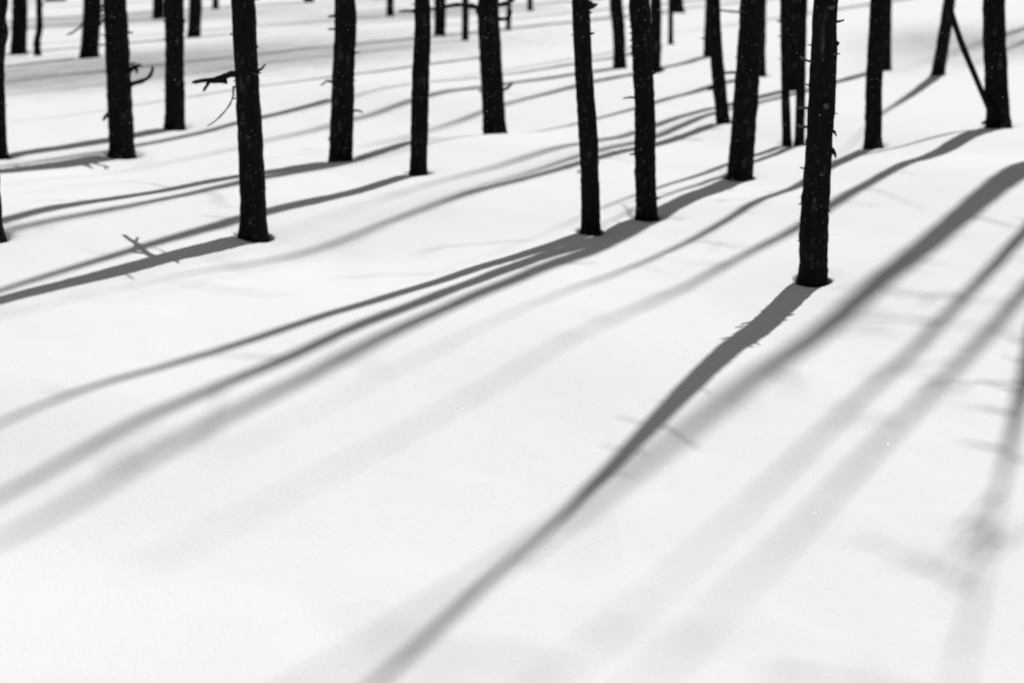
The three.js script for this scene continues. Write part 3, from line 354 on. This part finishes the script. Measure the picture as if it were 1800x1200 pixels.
function crownGeometry(t) { // the sparse dead limbs above, out of the picture but casting shade
  const list = [];
  const from = 1.75, count = Math.round((t.height - from) * (t.id[0] === 'S' ? 4.5 : 1.5));
  for (let k = 0; k < count; k++) {
    const h = from + (t.height - from) * Math.pow((k + rnd()) / count, 0.8), a = rr(0, 6.283), R = radiusAt(t, h), [ax, az] = axisAt(t, h);
    const far = h / t.height, len = rnd() < 0.72 ? rr(0.04, 0.13) : rr(0.2, 0.42 + 0.2 * far), drop = rr(-0.35, 0.25), cx = Math.cos(a), cz = Math.sin(a);
    const p = [0, 0.35, 0.7, 1].map((u) => new THREE.Vector3(ax + cx * (R * 0.7 + len * u) + rr(-1, 1) * 0.03 * len, h + len * (drop * u + 0.18 * u * u), az + cz * (R * 0.7 + len * u) + rr(-1, 1) * 0.03 * len));
    const r0 = rr(0.004, 0.008) * (0.7 + len); list.push(branchGeometry(p, r0, r0 * 0.35, 5));
    if (len > 0.3) for (let q = 0; q < 3; q++) {
      const u = rr(0.35, 0.9), o = p[0].clone().lerp(p[3], u), b = a + rr(0.5, 1.1) * (q % 2 ? 1 : -1), l2 = len * rr(0.2, 0.45);
      list.push(branchGeometry([o, new THREE.Vector3(o.x + Math.cos(b) * l2 * 0.5, o.y + l2 * 0.05, o.z + Math.sin(b) * l2 * 0.5), new THREE.Vector3(o.x + Math.cos(b) * l2, o.y + l2 * 0.16, o.z + Math.sin(b) * l2)], r0 * 0.55, r0 * 0.25, 4));
    }
  }
  if (SHADE_NEEDLES[t.id]) list.push(shadeNeedleGeometry(t, SHADE_NEEDLES[t.id]));  // added shading needles join the dead limbs
  return list.length ? mergeGeometries(list) : null;
}
TREES.forEach((t, k) => {
  const o = new THREE.Group();
  o.name = 'bare_tree' + (k ? '_' + String(k).padStart(3, '0') : '');
  o.position.set(t.at[0], snowBase(t.at[0], t.at[1]), t.at[1]);
  o.userData = { label: t.label, category: 'tree', group: 'bare trees standing in the snow' };
  scene.add(o);
  const trunk = shadowed(new THREE.Mesh(trunkGeometry(t), barkMat)); trunk.name = 'trunk'; o.add(trunk);
  const crown = crownGeometry(t);
  if (crown) { const m = shadowed(new THREE.Mesh(crown, twigMat)); m.name = 'crown'; o.add(m); }
  for (const [pts, r0, r1] of t.twigs ?? []) {
    const v = pts.map((p) => new THREE.Vector3(...p)), pale = v[v.length - 1].z > 0.045 && t.id === 'T1';
    if (v[v.length - 1].distanceTo(v[0]) < 0.1 && pale) v[0].z = 0.02; else { // root the stick inside the trunk
      const [ax, az] = axisAt(t, v[0].y), in_ = new THREE.Vector3(ax, v[0].y, az).lerp(v[0], 0.55); if (v[0].distanceTo(in_) < 0.2) v.unshift(in_);
    }
    const m = shadowed(new THREE.Mesh(branchGeometry(v, r0, r1), pale ? woodMat : twigMat)); m.name = 'branch'; o.add(m);
    if (pale) m.userData.label = 'broken branch stub with pale weathered wood';
  }
  if (t.at[1] > -14 && t.height > 6 && !'SQ'.includes(t.id[0])) { // short snags left along the lower trunk
    const n = Math.round(rr(6, 12));
    for (let q = 0; q < n; q++) {
      const h = rr(0.25, 1.6), a = rr(0, 6.283), R = radiusAt(t, h), [ax, az] = axisAt(t, h), len = rr(0.006, 0.03), c = Math.cos(a), d = Math.sin(a), r0 = rr(0.003, 0.0065), lift = rr(-0.4, 0.5) * len;
      const m = shadowed(new THREE.Mesh(branchGeometry([0.6, 1, 1 + len / R].map((u, i) => new THREE.Vector3(ax + c * R * u, h + (i === 2 ? lift : 0), az + d * R * u)), r0, r0 * 0.6, 6), twigMat)); m.name = 'branch'; o.add(m);
    }
  }
  if (t.id === 'T9') { // thin second stem slanting up to the left from the foot
    const st = shadowed(new THREE.Mesh(branchGeometry(SIDE_STEM.map((p) => new THREE.Vector3(...p)), 0.027, 0.02, 12, 0.1), twigMat)); st.name = 'side_stem';
    st.userData.label = 'thin straight stem slanting up to the left'; o.add(st);
  }
});

// ---------------------------------------------------------------- ice crystals on the snow and flakes drifting in the air
{
  const g = new THREE.CircleGeometry(1, 6), m = new THREE.MeshPhysicalMaterial({ color: new THREE.Color().setRGB(0.9, 0.9, 0.9), roughness: 0.6, clearcoat: 1, clearcoatRoughness: 0.13 });
  const N = 15000, im = new THREE.InstancedMesh(g, m, N), M = new THREE.Matrix4(), Q = new THREE.Quaternion(), P = new THREE.Vector3(), S = new THREE.Vector3(), D = new THREE.Vector3(), Z = new THREE.Vector3(0, 0, 1);
  for (let i = 0; i < N; i++) {
    const z = -2.2 - 16 * Math.pow(rnd(), 1.5), x = rr(-0.5, 0.5) * (1.4 - z * 0.82), s = rr(0.0006, 0.0019);
    P.set(x, snowHeight(x, z) + s * 0.12, z);
    D.set(rr(-0.45, 0.45), 1, rr(-0.45, 0.45)).normalize(); Q.setFromUnitVectors(Z, D); S.set(s, s, s);
    im.setMatrixAt(i, M.compose(P, Q, S));
  }
  im.name = 'ice_crystals'; im.userData = { kind: 'stuff', label: 'tiny glinting ice crystals scattered over the snow', category: 'ice' }; shadowed(im); scene.add(im);
}
{
  const g = new THREE.IcosahedronGeometry(1, 0), m = new THREE.MeshStandardMaterial({ color: new THREE.Color().setRGB(0.95, 0.95, 0.95), roughness: 0.6 });
  const N = 16000, im = new THREE.InstancedMesh(g, m, N), M = new THREE.Matrix4(), Q = new THREE.Quaternion(), P = new THREE.Vector3(), S = new THREE.Vector3(), E = new THREE.Euler();
  for (let i = 0; i < N; i++) {
    const z = -rr(3.2, 9), x = rr(-4.2, 4.2), s = rr(0.00045, 0.0012) * (0.5 - z * 0.09);
    P.set(x, rr(0.02, 2.3), z); E.set(rr(0, 6), rr(0, 6), rr(0, 6)); Q.setFromEuler(E); S.set(s, s * 0.6, s);
    im.setMatrixAt(i, M.compose(P, Q, S));
  }
  im.name = 'falling_snow'; im.userData = { kind: 'stuff', label: 'fine snow flakes drifting in the air before the trunks', category: 'snowflakes' }; shadowed(im); scene.add(im);
}

renderer.render(scene, camera);
